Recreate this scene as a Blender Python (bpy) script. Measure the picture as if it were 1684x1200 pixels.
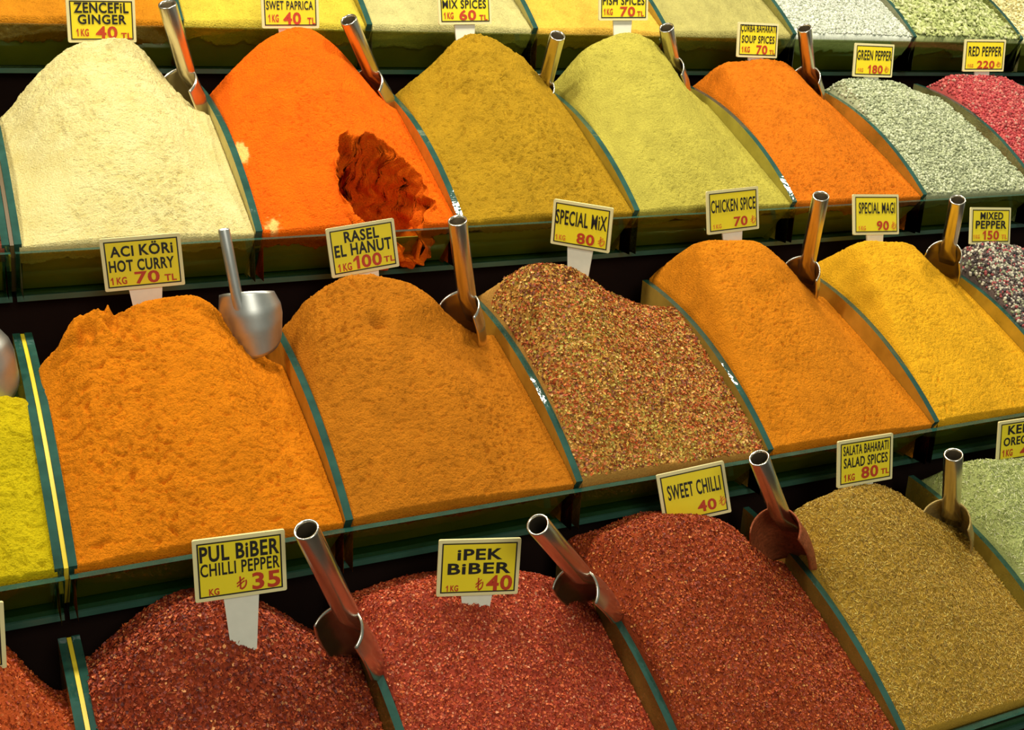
import bpy, math
import numpy as np
from mathutils import Matrix, Vector

for o in list(bpy.data.objects):
    bpy.data.objects.remove(o)
C = bpy.context.scene.collection
sc = bpy.context.scene

# ------------------------------------------------------------------ camera, world, lamps, exposure
U = 0.25            # one bin is about 25 cm wide
HC = 1.60           # eye height of the photographer
F = 1952.24 / 1684.0
BC = np.array([[0.895593269928432, -0.4421269375481673, 0.04936057083521039],
               [-0.1031449142898785, -0.3142937783572224, -0.9437057526274146],
               [0.4327514546654146, 0.8400852289977608, -0.32708253775575885]])
cam_d = bpy.data.cameras.new('camera')
cam_d.sensor_fit = 'HORIZONTAL'; cam_d.sensor_width = 36.0; cam_d.lens = 36.0 * F
cam_d.clip_start = 0.02; cam_d.clip_end = 60
cam = bpy.data.objects.new('camera', cam_d); C.objects.link(cam)
right, up, fwd = BC[0], -BC[1], BC[2]
M = Matrix.Identity(4)
for i in range(3):
    M[i][0], M[i][1], M[i][2] = right[i], up[i], -fwd[i]
M[2][3] = HC
cam.matrix_world = M
sc.camera = cam

w = bpy.data.worlds.new('world'); sc.world = w; w.use_nodes = True
bg = w.node_tree.nodes['Background']
bg.inputs[0].default_value = (0.85, 0.95, 0.80, 1); bg.inputs[1].default_value = 0.22

def lamp(name, loc, aim, power, size, col):
    d = bpy.data.lights.new(name, 'AREA'); d.shape = 'DISK'; d.size = size; d.energy = power; d.color = col
    o = bpy.data.objects.new(name, d); C.objects.link(o); o.location = loc
    o.rotation_euler = (Vector(aim) - Vector(loc)).to_track_quat('-Z', 'Y').to_euler()
    return o
for lx, e in ((-0.25, 8.6), (0.40, 8.0), (1.05, 7.6), (1.75, 7.6)):
    lamp('ceiling_lamp', (lx, 1.28, 2.22), (lx + 0.05, 1.15, 1.3), e, 0.14, (1.0, 0.93, 0.76))
# soft front fill, added behind the camera to lift panes and sign faces
lamp('front_fill', (0.2, -1.3, 2.7), (0.9, 1.0, 0.9), 34.0, 1.2, (1.0, 0.95, 0.82))
sc.view_settings.view_transform = 'Standard'; sc.view_settings.look = 'None'
sc.view_settings.exposure = 0.0; sc.view_settings.gamma = 1.0
sc.view_settings.use_curve_mapping = False

# ------------------------------------------------------------------ rows of the display (row 0 nearest)
RO = np.array([[0.3656, 2.8227, -2.9517], [0.3732, 3.9115, -2.1291], [0.3035, 5.0533, -1.2437], [0.2486, 6.2736, -0.4299]])
DIV = {0: [-0.035, 0.969, 1.993, 2.991, 4.033, 5.0],
       1: [-0.038, 0.989, 2.012, 3.025, 4.059, 5.026, 6.0],
       2: [0.022, 1.028, 2.007, 2.994, 4.017, 4.981, 5.928, 6.93],
       3: [0.0, 1.024, 2.029, 3.042, 3.95, 4.93, 5.97, 7.0, 8.0]}
YB = 1.22           # depth of a tray, in bin widths
def wp(row, p):
    p = np.asarray(p, float)
    return (RO[row] + p) * U + np.array([0, 0, HC])
def profile(y):
    y = np.clip(y, 0, 1.4)
    return 0.8717 * y - 0.434 * y ** 2 + 0.0647 * y ** 3
LEAN = np.array([0.165, -0.22])     # front pane: from its top edge down and inwards

# ------------------------------------------------------------------ noise
def _hash(ix, iy, seed):
    h = (ix.astype(np.int64) * 374761393 + iy.astype(np.int64) * 668265263 + seed * 974634777) & 0xffffffff
    h = ((h ^ (h >> 13)) * 1274126177) & 0xffffffff
    h = (h ^ (h >> 16)) & 0xffffffff
    return h
def perlin(x, y, seed=0):
    x0 = np.floor(x); y0 = np.floor(y); fx = x - x0; fy = y - y0
    ux = fx * fx * fx * (fx * (fx * 6 - 15) + 10); uy = fy * fy * fy * (fy * (fy * 6 - 15) + 10)
    def g(dx, dy):
        a = _hash(x0 + dx, y0 + dy, seed) / 4294967296.0 * 2 * math.pi
        return np.cos(a) * (fx - dx) + np.sin(a) * (fy - dy)
    a = g(0, 0) + ux * (g(1, 0) - g(0, 0)); b = g(0, 1) + ux * (g(1, 1) - g(0, 1))
    return (a + uy * (b - a)) * 1.5
def fbm(x, y, seed=0, n=4):
    s = 0; a = 1.0
    for i in range(n):
        s = s + a * perlin(x * 2 ** i, y * 2 ** i, seed + i * 17); a *= 0.5
    return s

# ------------------------------------------------------------------ materials
def nodemat(name):
    m = bpy.data.materials.new(name); m.use_nodes = True
    nt = m.node_tree; nt.nodes.clear()
    out = nt.nodes.new('ShaderNodeOutputMaterial')
    return m, nt, out
def N(nt, t, **kw):
    n = nt.nodes.new(t)
    for k, v in kw.items():
        if k in n.inputs: n.inputs[k].default_value = v
        else: setattr(n, k, v)
    return n
def noise_node(nt, scale, detail=3.0, rough=0.55):
    tc = N(nt, 'ShaderNodeTexCoord'); n = N(nt, 'ShaderNodeTexNoise')
    n.inputs['Scale'].default_value = scale; n.inputs['Detail'].default_value = detail; n.inputs['Roughness'].default_value = rough
    nt.links.new(tc.outputs['Object'], n.inputs['Vector'])
    return n
def rgba(c): return (c[0], c[1], c[2], 1.0)

def solid(name, col, rough=0.5, metal=0.0, var=0.12, scale=60, spec=0.5, bump=0.0):
    m, nt, out = nodemat(name)
    p = N(nt, 'ShaderNodeBsdfPrincipled')
    p.inputs['Roughness'].default_value = rough; p.inputs['Metallic'].default_value = metal
    p.inputs['Specular IOR Level'].default_value = spec
    n = noise_node(nt, scale)
    mx = N(nt, 'ShaderNodeMix', data_type='RGBA')
    mx.inputs[6].default_value = rgba([c * (1 - var) for c in col]); mx.inputs[7].default_value = rgba([min(1, c * (1 + var)) for c in col])
    nt.links.new(n.outputs['Fac'], mx.inputs[0]); nt.links.new(mx.outputs[2], p.inputs['Base Color'])
    if bump:
        b = N(nt, 'ShaderNodeBump'); b.inputs['Distance'].default_value = bump
        nt.links.new(n.outputs['Fac'], b.inputs['Height']); nt.links.new(b.outputs[0], p.inputs['Normal'])
    nt.links.new(p.outputs[0], out.inputs[0])
    return m

def powder(name, col, col2=None, fine=520, bump=0.0024, stain=None):
    """loose ground spice: two close tones in soft patches, grain bump"""
    m, nt, out = nodemat(name)
    p = N(nt, 'ShaderNodeBsdfPrincipled'); p.inputs['Roughness'].default_value = 0.95
    p.inputs['Specular IOR Level'].default_value = 0.08
    if col2 is None: col2 = [c * 0.66 for c in col]
    n1 = noise_node(nt, 34, 4, 0.62); n2 = noise_node(nt, fine, 3, 0.6)
    r = N(nt, 'ShaderNodeValToRGB'); r.color_ramp.elements[0].position = 0.33; r.color_ramp.elements[1].position = 0.62
    r.color_ramp.elements[0].color = rgba(col2); r.color_ramp.elements[1].color = rgba(col)
    add = N(nt, 'ShaderNodeMath', operation='MULTIPLY_ADD'); add.inputs[1].default_value = 0.5
    half = N(nt, 'ShaderNodeMath', operation='MULTIPLY'); half.inputs[1].default_value = 0.5
    nt.links.new(n2.outputs['Fac'], half.inputs[0]); nt.links.new(n1.outputs['Fac'], add.inputs[0]); nt.links.new(half.outputs[0], add.inputs[2])
    nt.links.new(add.outputs[0], r.inputs[0])
    last = r.outputs[0]
    if stain:
        at = N(nt, 'ShaderNodeAttribute', attribute_name='stain')
        mx = N(nt, 'ShaderNodeMix', data_type='RGBA'); mx.inputs[7].default_value = rgba(stain)
        nt.links.new(at.outputs['Fac'], mx.inputs[0]); nt.links.new(last, mx.inputs[6]); last = mx.outputs[2]
    nt.links.new(last, p.inputs['Base Color'])
    b = N(nt, 'ShaderNodeBump'); b.inputs['Distance'].default_value = bump; b.inputs['Strength'].default_value = 1.0
    nt.links.new(n2.outputs['Fac'], b.inputs['Height']); nt.links.new(b.outputs[0], p.inputs['Normal'])
    nt.links.new(p.outputs[0], out.inputs[0])
    return m

def grain_mat(name, rough=0.6, spec=0.35):
    m, nt, out = nodemat(name)
    p = N(nt, 'ShaderNodeBsdfPrincipled'); p.inputs['Roughness'].default_value = rough; p.inputs['Specular IOR Level'].default_value = spec
    a = N(nt, 'ShaderNodeAttribute', attribute_name='grain_tint')
    nt.links.new(a.outputs['Color'], p.inputs['Base Color']); nt.links.new(p.outputs[0], out.inputs[0])
    return m

def clear_glass(name, tint, dust=None, amount=0.0, gloss=(1, 1, 1), ior=1.5):
    """thin pane: fresnel gloss over tinted transparency, dusted with spice where it touches"""
    m, nt, out = nodemat(name)
    tr = N(nt, 'ShaderNodeBsdfTransparent'); tr.inputs[0].default_value = rgba(tint)
    gl = N(nt, 'ShaderNodeBsdfGlossy'); gl.inputs[0].default_value = rgba(gloss); gl.inputs['Roughness'].default_value = 0.05
    fr = N(nt, 'ShaderNodeFresnel'); fr.inputs[0].default_value = ior
    mx = N(nt, 'ShaderNodeMixShader')
    ge = N(nt, 'ShaderNodeNewGeometry'); inv = N(nt, 'ShaderNodeMath', operation='SUBTRACT'); inv.inputs[0].default_value = 1.0
    mu = N(nt, 'ShaderNodeMath', operation='MULTIPLY')       # the outer face alone reflects
    nt.links.new(ge.outputs['Backfacing'], inv.inputs[1]); nt.links.new(fr.outputs[0], mu.inputs[0]); nt.links.new(inv.outputs[0], mu.inputs[1])
    nt.links.new(mu.outputs[0], mx.inputs[0]); nt.links.new(tr.outputs[0], mx.inputs[1]); nt.links.new(gl.outputs[0], mx.inputs[2])
    last = mx.outputs[0]
    if dust is not None:
        df = N(nt, 'ShaderNodeBsdfDiffuse'); df.inputs[0].default_value = rgba(dust)
        n = noise_node(nt, 22, 4, 0.6)
        r = N(nt, 'ShaderNodeMapRange'); r.inputs[1].default_value = 0.3; r.inputs[2].default_value = 0.7
        r.inputs[3].default_value = max(0, amount - 0.18); r.inputs[4].default_value = min(1, amount + 0.18)
        m2 = N(nt, 'ShaderNodeMixShader')
        nt.links.new(n.outputs['Fac'], r.inputs[0]); nt.links.new(r.outputs[0], m2.inputs[0])
        nt.links.new(last, m2.inputs[1]); nt.links.new(df.outputs[0], m2.inputs[2]); last = m2.outputs[0]
    nt.links.new(last, out.inputs[0])
    return m

M_EDGE = solid('polished_glass_edge', (0.018, 0.068, 0.050), 0.07, 0.0, 0.7, 38, 1.0, 0.0012)
M_PANE = clear_glass('front_pane_glass', (0.74, 0.80, 0.58), None, 0, (0.85, 0.95, 0.6), 1.9)
M_LINER = solid('olive_gold_liner', (0.50, 0.42, 0.09), 0.40, 0.35, 0.3, 18)
M_BASE = solid('dark_green_base', (0.03, 0.085, 0.06), 0.2, 0.0, 0.3, 30)
M_STAND = solid('dark_brown_stand', (0.010, 0.0045, 0.003), 0.9, 0, 0.12, 60, 0.08)
M_STEEL = solid('brushed_steel', (0.72, 0.66, 0.55), 0.24, 1.0, 0.10, 120)
M_GREY = solid('dull_steel', (0.55, 0.56, 0.52), 0.42, 1.0, 0.10, 120)
M_CREAM = solid('cream_plastic', (0.78, 0.69, 0.34), 0.45, 0, 0.05)
M_STAKE = solid('milky_plastic', (0.78, 0.76, 0.62), 0.35, 0, 0.08, 90)
M_YEL = solid('yellow_print', (0.86, 0.68, 0.015), 0.5, 0, 0.06, 40)
M_BLACK = solid('black_ink', (0.012, 0.010, 0.008), 0.5)
M_RED = solid('red_ink', (0.50, 0.045, 0.012), 0.5)
M_ORANGE = solid('faded_orange_ink', (0.70, 0.20, 0.02), 0.5)
M_SEAM = solid('yellow_sealing_strip', (0.72, 0.55, 0.03), 0.4)
M_SEAM_DARK = solid('brown_sealing_strip', (0.10, 0.06, 0.015), 0.5)
M_WALL = solid('ochre_plaster', (0.35, 0.28, 0.16), 0.9)
M_FLOOR = solid('dark_floor', (0.06, 0.05, 0.04), 0.6)

# ------------------------------------------------------------------ object helpers
def mesh_np(name, verts, faces, mats, parent=None, origin=None, smooth=True, mat_idx=None):
    """faces: an (n,k) array or a list of tuples"""
    verts = np.asarray(verts, float)
    if origin is None: origin = np.zeros(3)
    verts = verts - np.asarray(origin)
    me = bpy.data.meshes.new(name)
    if isinstance(faces, np.ndarray):
        n, k = faces.shape
        me.vertices.add(len(verts)); me.vertices.foreach_set('co', verts.astype(np.float32).ravel())
        me.loops.add(n * k); me.loops.foreach_set('vertex_index', faces.astype(np.int32).ravel())
        me.polygons.add(n); me.polygons.foreach_set('loop_start', (np.arange(n) * k).astype(np.int32))
        me.update(calc_edges=True); me.validate()
    else:
        me.from_pydata(verts.tolist(), [], [tuple(int(i) for i in f) for f in faces])
        me.update()
    for m in (mats if isinstance(mats, (list, tuple)) else [mats]): me.materials.append(m)
    if mat_idx is not None: me.polygons.foreach_set('material_index', np.asarray(mat_idx, np.int32))
    me.polygons.foreach_set('use_smooth', np.full(len(me.polygons), smooth))
    o = bpy.data.objects.new(name, me); C.objects.link(o)
    if parent is not None: o.parent = parent
    else: o.location = origin
    return o
def empty(name, loc):
    o = bpy.data.objects.new(name, None); o.empty_display_size = 0.02; C.objects.link(o); o.location = loc
    return o
def tag(o, label, cat, group=None, kind=None):
    o['label'] = label; o['category'] = cat
    if group: o['group'] = group
    if kind: o['kind'] = kind
    return o
def box(lo, hi):
    x0, y0, z0 = lo; x1, y1, z1 = hi
    v = [(x0, y0, z0), (x1, y0, z0), (x1, y1, z0), (x0, y1, z0), (x0, y0, z1), (x1, y0, z1), (x1, y1, z1), (x0, y1, z1)]
    f = [(0, 3, 2, 1), (4, 5, 6, 7), (0, 1, 5, 4), (1, 2, 6, 5), (2, 3, 7, 6), (3, 0, 4, 7)]
    return v, f
def extrude_profile(poly, x0, x1):
    """poly: list of (y,z); closed prism between x0 and x1; faces: two sides first, then the rim"""
    n = len(poly)
    v = [(x0, a, b) for a, b in poly] + [(x1, a, b) for a, b in poly]
    f = [tuple(range(n)), tuple(range(2 * n - 1, n - 1, -1))]
    f += [(i, n + i, n + (i + 1) % n, (i + 1) % n) for i in range(n)]
    return v, f

# ------------------------------------------------------------------ the room
def struct(name, lo, hi, m):
    v, f = box(lo, hi); o = mesh_np(name, v, f, m, smooth=False); o['kind'] = 'structure'; return o
struct('floor', (-3, -2, -0.05), (5, 3.2, 0), M_FLOOR)
struct('wall_back', (-3, 2.35, 0), (5, 2.45, 3.0), M_WALL)

# dark stepped stand that carries the trays
st = empty('display_stand', (1.0, 1.3, 0.0))
tag(st, 'dark stepped counter that carries all the glass spice trays', 'display stand')
for r in range(4):
    a = wp(r, (-3.0, 0.24, -0.246)); b = wp(r, (9.5, 0, 0))
    yb = wp(r + 1, (0, 0.24, 0))[1] if r < 3 else 2.33
    v, f = box((a[0], a[1], 0.0), (b[0], yb, a[2]))
    mesh_np('step', np.array(v), f, M_STAND, st, (1.0, 1.3, 0.0), False)

# ------------------------------------------------------------------ glass trays
DUST = {}
def build_tray(row, ks, xs, label, dusts, ends):
    """xs: divider positions; dusts: (colour, amount) for every divider"""
    x0, x1 = xs[0], xs[-1]
    org = wp(row, ((x0 + x1) / 2, 0.2, -0.245))
    t = empty('glass_tray', org)
    tag(t, label, 'display tray', 'stepped glass trays')
    T = 0.032
    def P(name, v, f, m, idx=None, parent=t, smooth=False):
        return mesh_np(name, wp(row, np.array(v)), f, m, parent, org, smooth, idx)
    # front pane, leaning outward
    ln = LEAN / np.linalg.norm(LEAN); nrm = np.array([-ln[1], ln[0]])   # inward normal
    a = np.array([0.0, 0.0]); b = LEAN; th = 0.028
    nn = np.array([0.22, 0.165]) / np.hypot(0.22, 0.165)
    poly = [tuple(a), tuple(a + [th * 1.25, 0]), tuple(b + [th * 1.25, 0]), tuple(b)]
    v, f = extrude_profile(poly, x0, x1)
    P('front_pane', v, f, [M_PANE, M_EDGE], [1, 1, 1, 0, 1, 0])
    # gilded liner behind the pane, base plate, back panel
    o1 = np.array([0.085, -0.05]); o2 = LEAN + [0.085, 0.004]
    poly = [tuple(o1), tuple(o1 + [0.015, 0]), tuple(o2 + [0.015, 0]), tuple(o2)]
    v, f = extrude_profile(poly, x0 + .03, x1 - .03); P('liner', v, f, M_LINER)
    v, f = box((x0, LEAN[0] - 0.012, -0.245), (x1, YB, -0.221)); P('base_plate', v, f, M_BASE)
    v, f = box((x0, YB - .02, -0.221), (x1, YB, 0.30)); P('back_panel', v, f, M_BASE)
    # dividers with the curved upper edge
    ys = np.linspace(0.036, YB - .02, 40)
    for i, x in enumerate(xs):
        h = T / 2
        if i == 0: xa, xb = x, x + T * 0.9
        elif i == len(xs) - 1: xa, xb = x - T * 0.9, x
        else: xa, xb = x - h, x + h
        top = [(y, float(profile(y))) for y in ys]
        poly = top + [(YB - .02, -0.221), (LEAN[0] + .036, -0.221)]
        n = len(poly)
        v, f = extrude_profile(poly, xa, xb)
        idx = [0, 0] + [1] * n
        c, am = dusts[i]
        P('divider', v, f, [clear_glass('dusted_divider_glass', (0.72, 0.80, 0.62), c, am, (1.0, 0.95, 0.75), 1.75), M_EDGE], idx)
    if ends:
        # yellow sealing strip in the gap between this tray and its left neighbour
        v, f = extrude_profile([(y, float(profile(y)) - .004) for y in ys] + [(YB - .02, -0.221), (LEAN[0] + .07, -0.221), (0.06, -.03)], x0 - 0.016, x0 - 0.001)
        P('sealing_strip', v, f, M_SEAM if row < 2 else M_SEAM_DARK)
    return t

# powders' true colours
COL = dict(
    ginger=(0.69, 0.60, 0.285), paprika=(0.80, 0.135, 0.003), mustard=(0.42, 0.24, 0.012), fish=(0.48, 0.41, 0.065),
    soup=(0.68, 0.172, 0.008), green=(0.33, 0.35, 0.20), red=(0.50, 0.09, 0.08),
    curry=(0.70, 0.205, 0.005), rasel=(0.52, 0.168, 0.008), smix=(0.40, 0.20, 0.04), chicken=(0.67, 0.215, 0.008),
    magi=(0.84, 0.42, 0.015), mixed=(0.10, 0.07, 0.06), turmeric=(0.60, 0.46, 0.006),
    pul=(0.24, 0.035, 0.012), ipek=(0.32, 0.045, 0.022), sweet=(0.28, 0.045, 0.012), salata=(0.36, 0.21, 0.025), oreg=(0.38, 0.42, 0.14),
    chili=(0.42, 0.07, 0.015), sumac=(0.22, 0.06, 0.03),
    b_orange=(0.60, 0.22, 0.010), b_yellow=(0.68, 0.52, 0.055), b_cream=(0.62, 0.55, 0.22), b_gold=(0.85, 0.50, 0.07), b_tan=(0.50, 0.44, 0.14),
    b_white=(0.68, 0.70, 0.58), b_pod=(0.36, 0.40, 0.16), b_pale=(0.80, 0.72, 0.38))
def ds(keys, am):
    g = np.array([0.40, 0.32, 0.05])
    return [(tuple(0.55 * np.array(COL[k]) + 0.45 * g), a) for k, a in zip(keys, am)]
build_tray(0, None, DIV[0], 'nearest glass tray along the bottom of the photo, holding red flakes and salad spices',
           ds(['pul', 'pul', 'ipek', 'sweet', 'salata', 'oreg'], [.2, .4, .5, .6, .6, .5]), True)
build_tray(1, None, DIV[1], 'glass tray second from the front, holding hot curry and chicken spice',
           ds(['curry', 'curry', 'rasel', 'smix', 'chicken', 'magi', 'mixed'], [.2, .7, .7, .7, .65, .5, .4]), True)
build_tray(2, None, DIV[2], 'glass tray third from the front, holding ginger, orange paprika and green pepper',
           ds(['ginger', 'ginger', 'paprika', 'mustard', 'fish', 'soup', 'green', 'red'], [.2, .75, .65, .7, .7, .5, .3, .3]), True)
build_tray(3, None, DIV[3], 'rearmost glass tray at the top of the photo, holding pale spices',
           ds(['b_orange', 'b_orange', 'b_yellow', 'b_cream', 'b_gold', 'b_tan', 'b_white', 'b_pod', 'b_pale'], [.4, .4, .5, .5, .5, .4, .3, .3, .3]), False)
for r, key, lab in ((0, 'chili', 'glass tray end with red chilli in the bottom left corner'),
                    (1, 'turmeric', 'glass tray end with bright yellow powder at the left edge'),
                    (2, 'sumac', 'glass tray end with dark brown spice at the left edge beside the ginger')):
    build_tray(r, None, [-1.03, DIV[r][0] - 0.018], lab, ds([key, key], [.3, .25]), False)

# ------------------------------------------------------------------ heaps of spice
class Heap:
    """height field of one bin, in bin units relative to its row"""
    def __init__(s, row, x0, x1, yc, crest, seed, convex=0.22, back=0.85, z0=-0.006, wall=0.0, dents=(), hole=None):
        s.row, s.x0, s.x1, s.yc, s.seed = row, x0 + 0.019, x1 - 0.019, yc, seed
        s.cx = np.array([c[0] for c in crest]); s.cz = np.array([c[1] for c in crest])
        s.convex, s.back, s.z0, s.dents, s.hole, s.wall = convex, back, z0, dents, hole, wall
    def crest(s, x):
        # smoothed polyline
        k = np.linspace(-0.075, 0.075, 11)
        z = np.mean([np.interp(x + d, s.cx, s.cz) for d in k], axis=0)
        return z
    def z(s, x, y):
        yc = s.yc + 0.05 * perlin(x * 2.3, x * 0 + s.seed * 1.7, s.seed)
        zc = s.crest(x)
        t = np.clip(y / yc, 0, 1.0)
        zz = s.z0 + (zc - s.z0) * t * (1 + s.convex * (1 - t))
        # rounded crest then the slope behind it
        e = np.maximum(y - yc, 0)
        zz = zz - s.back * (np.sqrt(e * e + 0.004) - 0.0632)
        # never above the dividers at the two sides
        lim = profile(y) + 0.02 - s.wall
        dl = np.minimum(x - s.x0, s.x1 - x)
        soft = lim + np.maximum(dl, 0) * 2.2
        k = 0.07
        hh = np.clip(0.5 + 0.5 * (soft - zz) / k, 0, 1)
        zz = soft * (1 - hh) + zz * hh - k * hh * (1 - hh)
        for (dx, dy, rx, ry, dep) in s.dents:
            d2 = ((x - dx) / rx) ** 2 + ((y - dy) / ry) ** 2
            zz = zz - dep * np.exp(-d2)
        return np.maximum(zz, -0.2)

def crumble(x, y, seed, size):
    """lumps and small slumps of loose powder, in metres (x, y in metres)"""
    wx = x + 0.004 * perlin(x * 60, y * 60, seed + 5); wy = y + 0.004 * perlin(x * 60, y * 60, seed + 9)
    a = perlin(wx * 50 / size, wy * 90 / size, seed)
    pit = np.clip(perlin(wx * 105 / size, wy * 210 / size, seed + 1) - 0.22, 0, 1)
    pit2 = np.clip(perlin(wx * 210 / size, wy * 330 / size, seed + 4) - 0.28, 0, 1)
    lump = np.clip(perlin(wx * 150 / size, wy * 180 / size, seed + 2) - 0.25, 0, 1)
    d = perlin(wx * 420 / size, wy * 480 / size, seed + 3)
    return 0.30 * a - 2.6 * pit - 1.8 * pit2 + 0.9 * lump + 0.28 * d

def build_heap(name, hp, mat, label, cat, nx=230, ny=310, amp=0.0022, size=1.0, smooth_side=0.5, y_max=None, parent=None, extra=None, stain=None):
    yf = 0.046; ym = y_max or (YB - 0.03)
    xs = np.linspace(hp.x0, hp.x1, nx); ys = np.linspace(yf, ym, ny)
    X, Y = np.meshgrid(xs, ys)
    Z = hp.z(X, Y)
    mx, my = X * U, Y * U
    cr = crumble(mx + hp.seed * 3.1, my, hp.seed, size)
    # smooth slumped zones alternate with crumbly ones
    mask = np.clip(0.55 + 0.9 * perlin(mx * 9 + hp.seed, my * 6, hp.seed + 21) + 0.35 * perlin(mx * 24, my * 20, hp.seed + 22), 1 - smooth_side, 1.0)
    edge = np.clip(np.minimum(X - hp.x0, hp.x1 - X) / 0.04, 0, 1) * np.clip((Y - yf) / 0.03, 0.0, 1)
    disp = cr * amp * 1.8 * mask * (0.25 + 0.75 * edge)
    disp = disp + 0.0035 * perlin(mx * 18, my * 15, hp.seed + 31) * edge
    Z = Z + disp / U
    hp.grid = (xs, ys, Z)
    top = np.stack([X, Y, Z], -1) if extra is None else np.stack(extra(X, Y, Z), -1)
    Z = top[..., 2]
    # front skirt against the pane, its lower rim uneven
    nsk = 9
    low = (0.40 if hp.row == 3 else 0.24) + 0.20 * perlin(xs * 5, xs * 0 + hp.seed, hp.seed + 41) + 0.07 * perlin(xs * 21, xs * 0, hp.seed + 42) + 0.04 * perlin(xs * 60, xs * 0, hp.seed + 43)
    low = np.clip(low, 0.06, 0.7)
    sk = []
    for j in range(nsk):
        if j < nsk - 1:
            s_ = (nsk - 1 - j) / (nsk - 1) * low
            yy = yf + LEAN[0] * s_; zz = np.maximum(np.minimum(Z[0], 0.0) + LEAN[1] * s_, -0.205)
            row_ = np.stack([xs, yy + 0.002 * np.sin(j), zz], -1)
            sk.append(row_)
    s_ = low
    inner = np.stack([xs, yf + LEAN[0] * s_ + 0.06, np.maximum(np.minimum(Z[0], 0.0) + LEAN[1] * s_ - 0.005, -0.21)], -1)
    front = np.stack([inner] + sk, 0)
    grid = np.concatenate([front, top], 0)
    # sides and back go down to the tray floor
    R_, Cn = grid.shape[:2]
    V = grid.reshape(-1, 3)
    idx = np.arange(R_ * Cn).reshape(R_, Cn)
    q = [np.stack([idx[:-1, :-1], idx[:-1, 1:], idx[1:, 1:], idx[1:, :-1]], -1).reshape(-1, 4)]
    off = len(V)
    for side in (0, -1):
        e = grid[:, side].copy(); e[:, 2] = np.minimum(e[:, 2] - 0.005, -0.205)
        ii = off + np.arange(R_); off += R_
        V = np.concatenate([V, e]); ci = idx[:, side]
        f = np.stack([ci[:-1], ci[1:], ii[1:], ii[:-1]], -1)
        q.append(f if side == 0 else f[:, ::-1])
    e = grid[-1].copy(); e[:, 2] = np.minimum(e[:, 2] - 0.005, -0.205)
    ii = off + np.arange(Cn); V = np.concatenate([V, e]); ci = idx[-1]
    q.append(np.stack([ci[:-1], ci[1:], ii[1:], ii[:-1]], -1))
    org = wp(hp.row, ((hp.x0 + hp.x1) / 2, 0.5, -0.2))
    o = mesh_np(name, wp(hp.row, V), np.concatenate(q), mat, parent, org)
    if stain is not None:
        at = o.data.attributes.new('stain', 'FLOAT', 'POINT')
        vals = np.zeros(len(V), np.float32); n0 = front.shape[0] * Cn
        vals[n0:n0 + top.shape[0] * Cn] = stain(X, Y).ravel()
        at.data.foreach_set('value', vals)
    if parent is None: tag(o, label, cat, 'heaps of loose spice in the glass trays')
    hp.org = org
    return o

ICO_V, ICO_F = None, None
def ico():
    t = (1 + 5 ** .5) / 2
    v = np.array([(-1, t, 0), (1, t, 0), (-1, -t, 0), (1, -t, 0), (0, -1, t), (0, 1, t), (0, -1, -t), (0, 1, -t), (t, 0, -1), (t, 0, 1), (-t, 0, -1), (-t, 0, 1)], float)
    v /= np.linalg.norm(v[0])
    f = np.array([(0, 11, 5), (0, 5, 1), (0, 1, 7), (0, 7, 10), (0, 10, 11), (1, 5, 9), (5, 11, 4), (11, 10, 2), (10, 7, 6), (7, 1, 8), (3, 9, 4), (3, 4, 2), (3, 2, 6), (3, 6, 8), (3, 8, 9), (4, 9, 5), (2, 4, 11), (6, 2, 10), (8, 6, 7), (9, 8, 1)])
    return v, f
def octa():
    v = np.array([(1, 0, 0), (-1, 0, 0), (0, 1, 0), (0, -1, 0), (0, 0, 1), (0, 0, -1)], float)
    f = np.array([(0, 2, 4), (2, 1, 4), (1, 3, 4), (3, 0, 4), (2, 0, 5), (1, 2, 5), (3, 1, 5), (0, 3, 5)])
    return v, f
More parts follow.
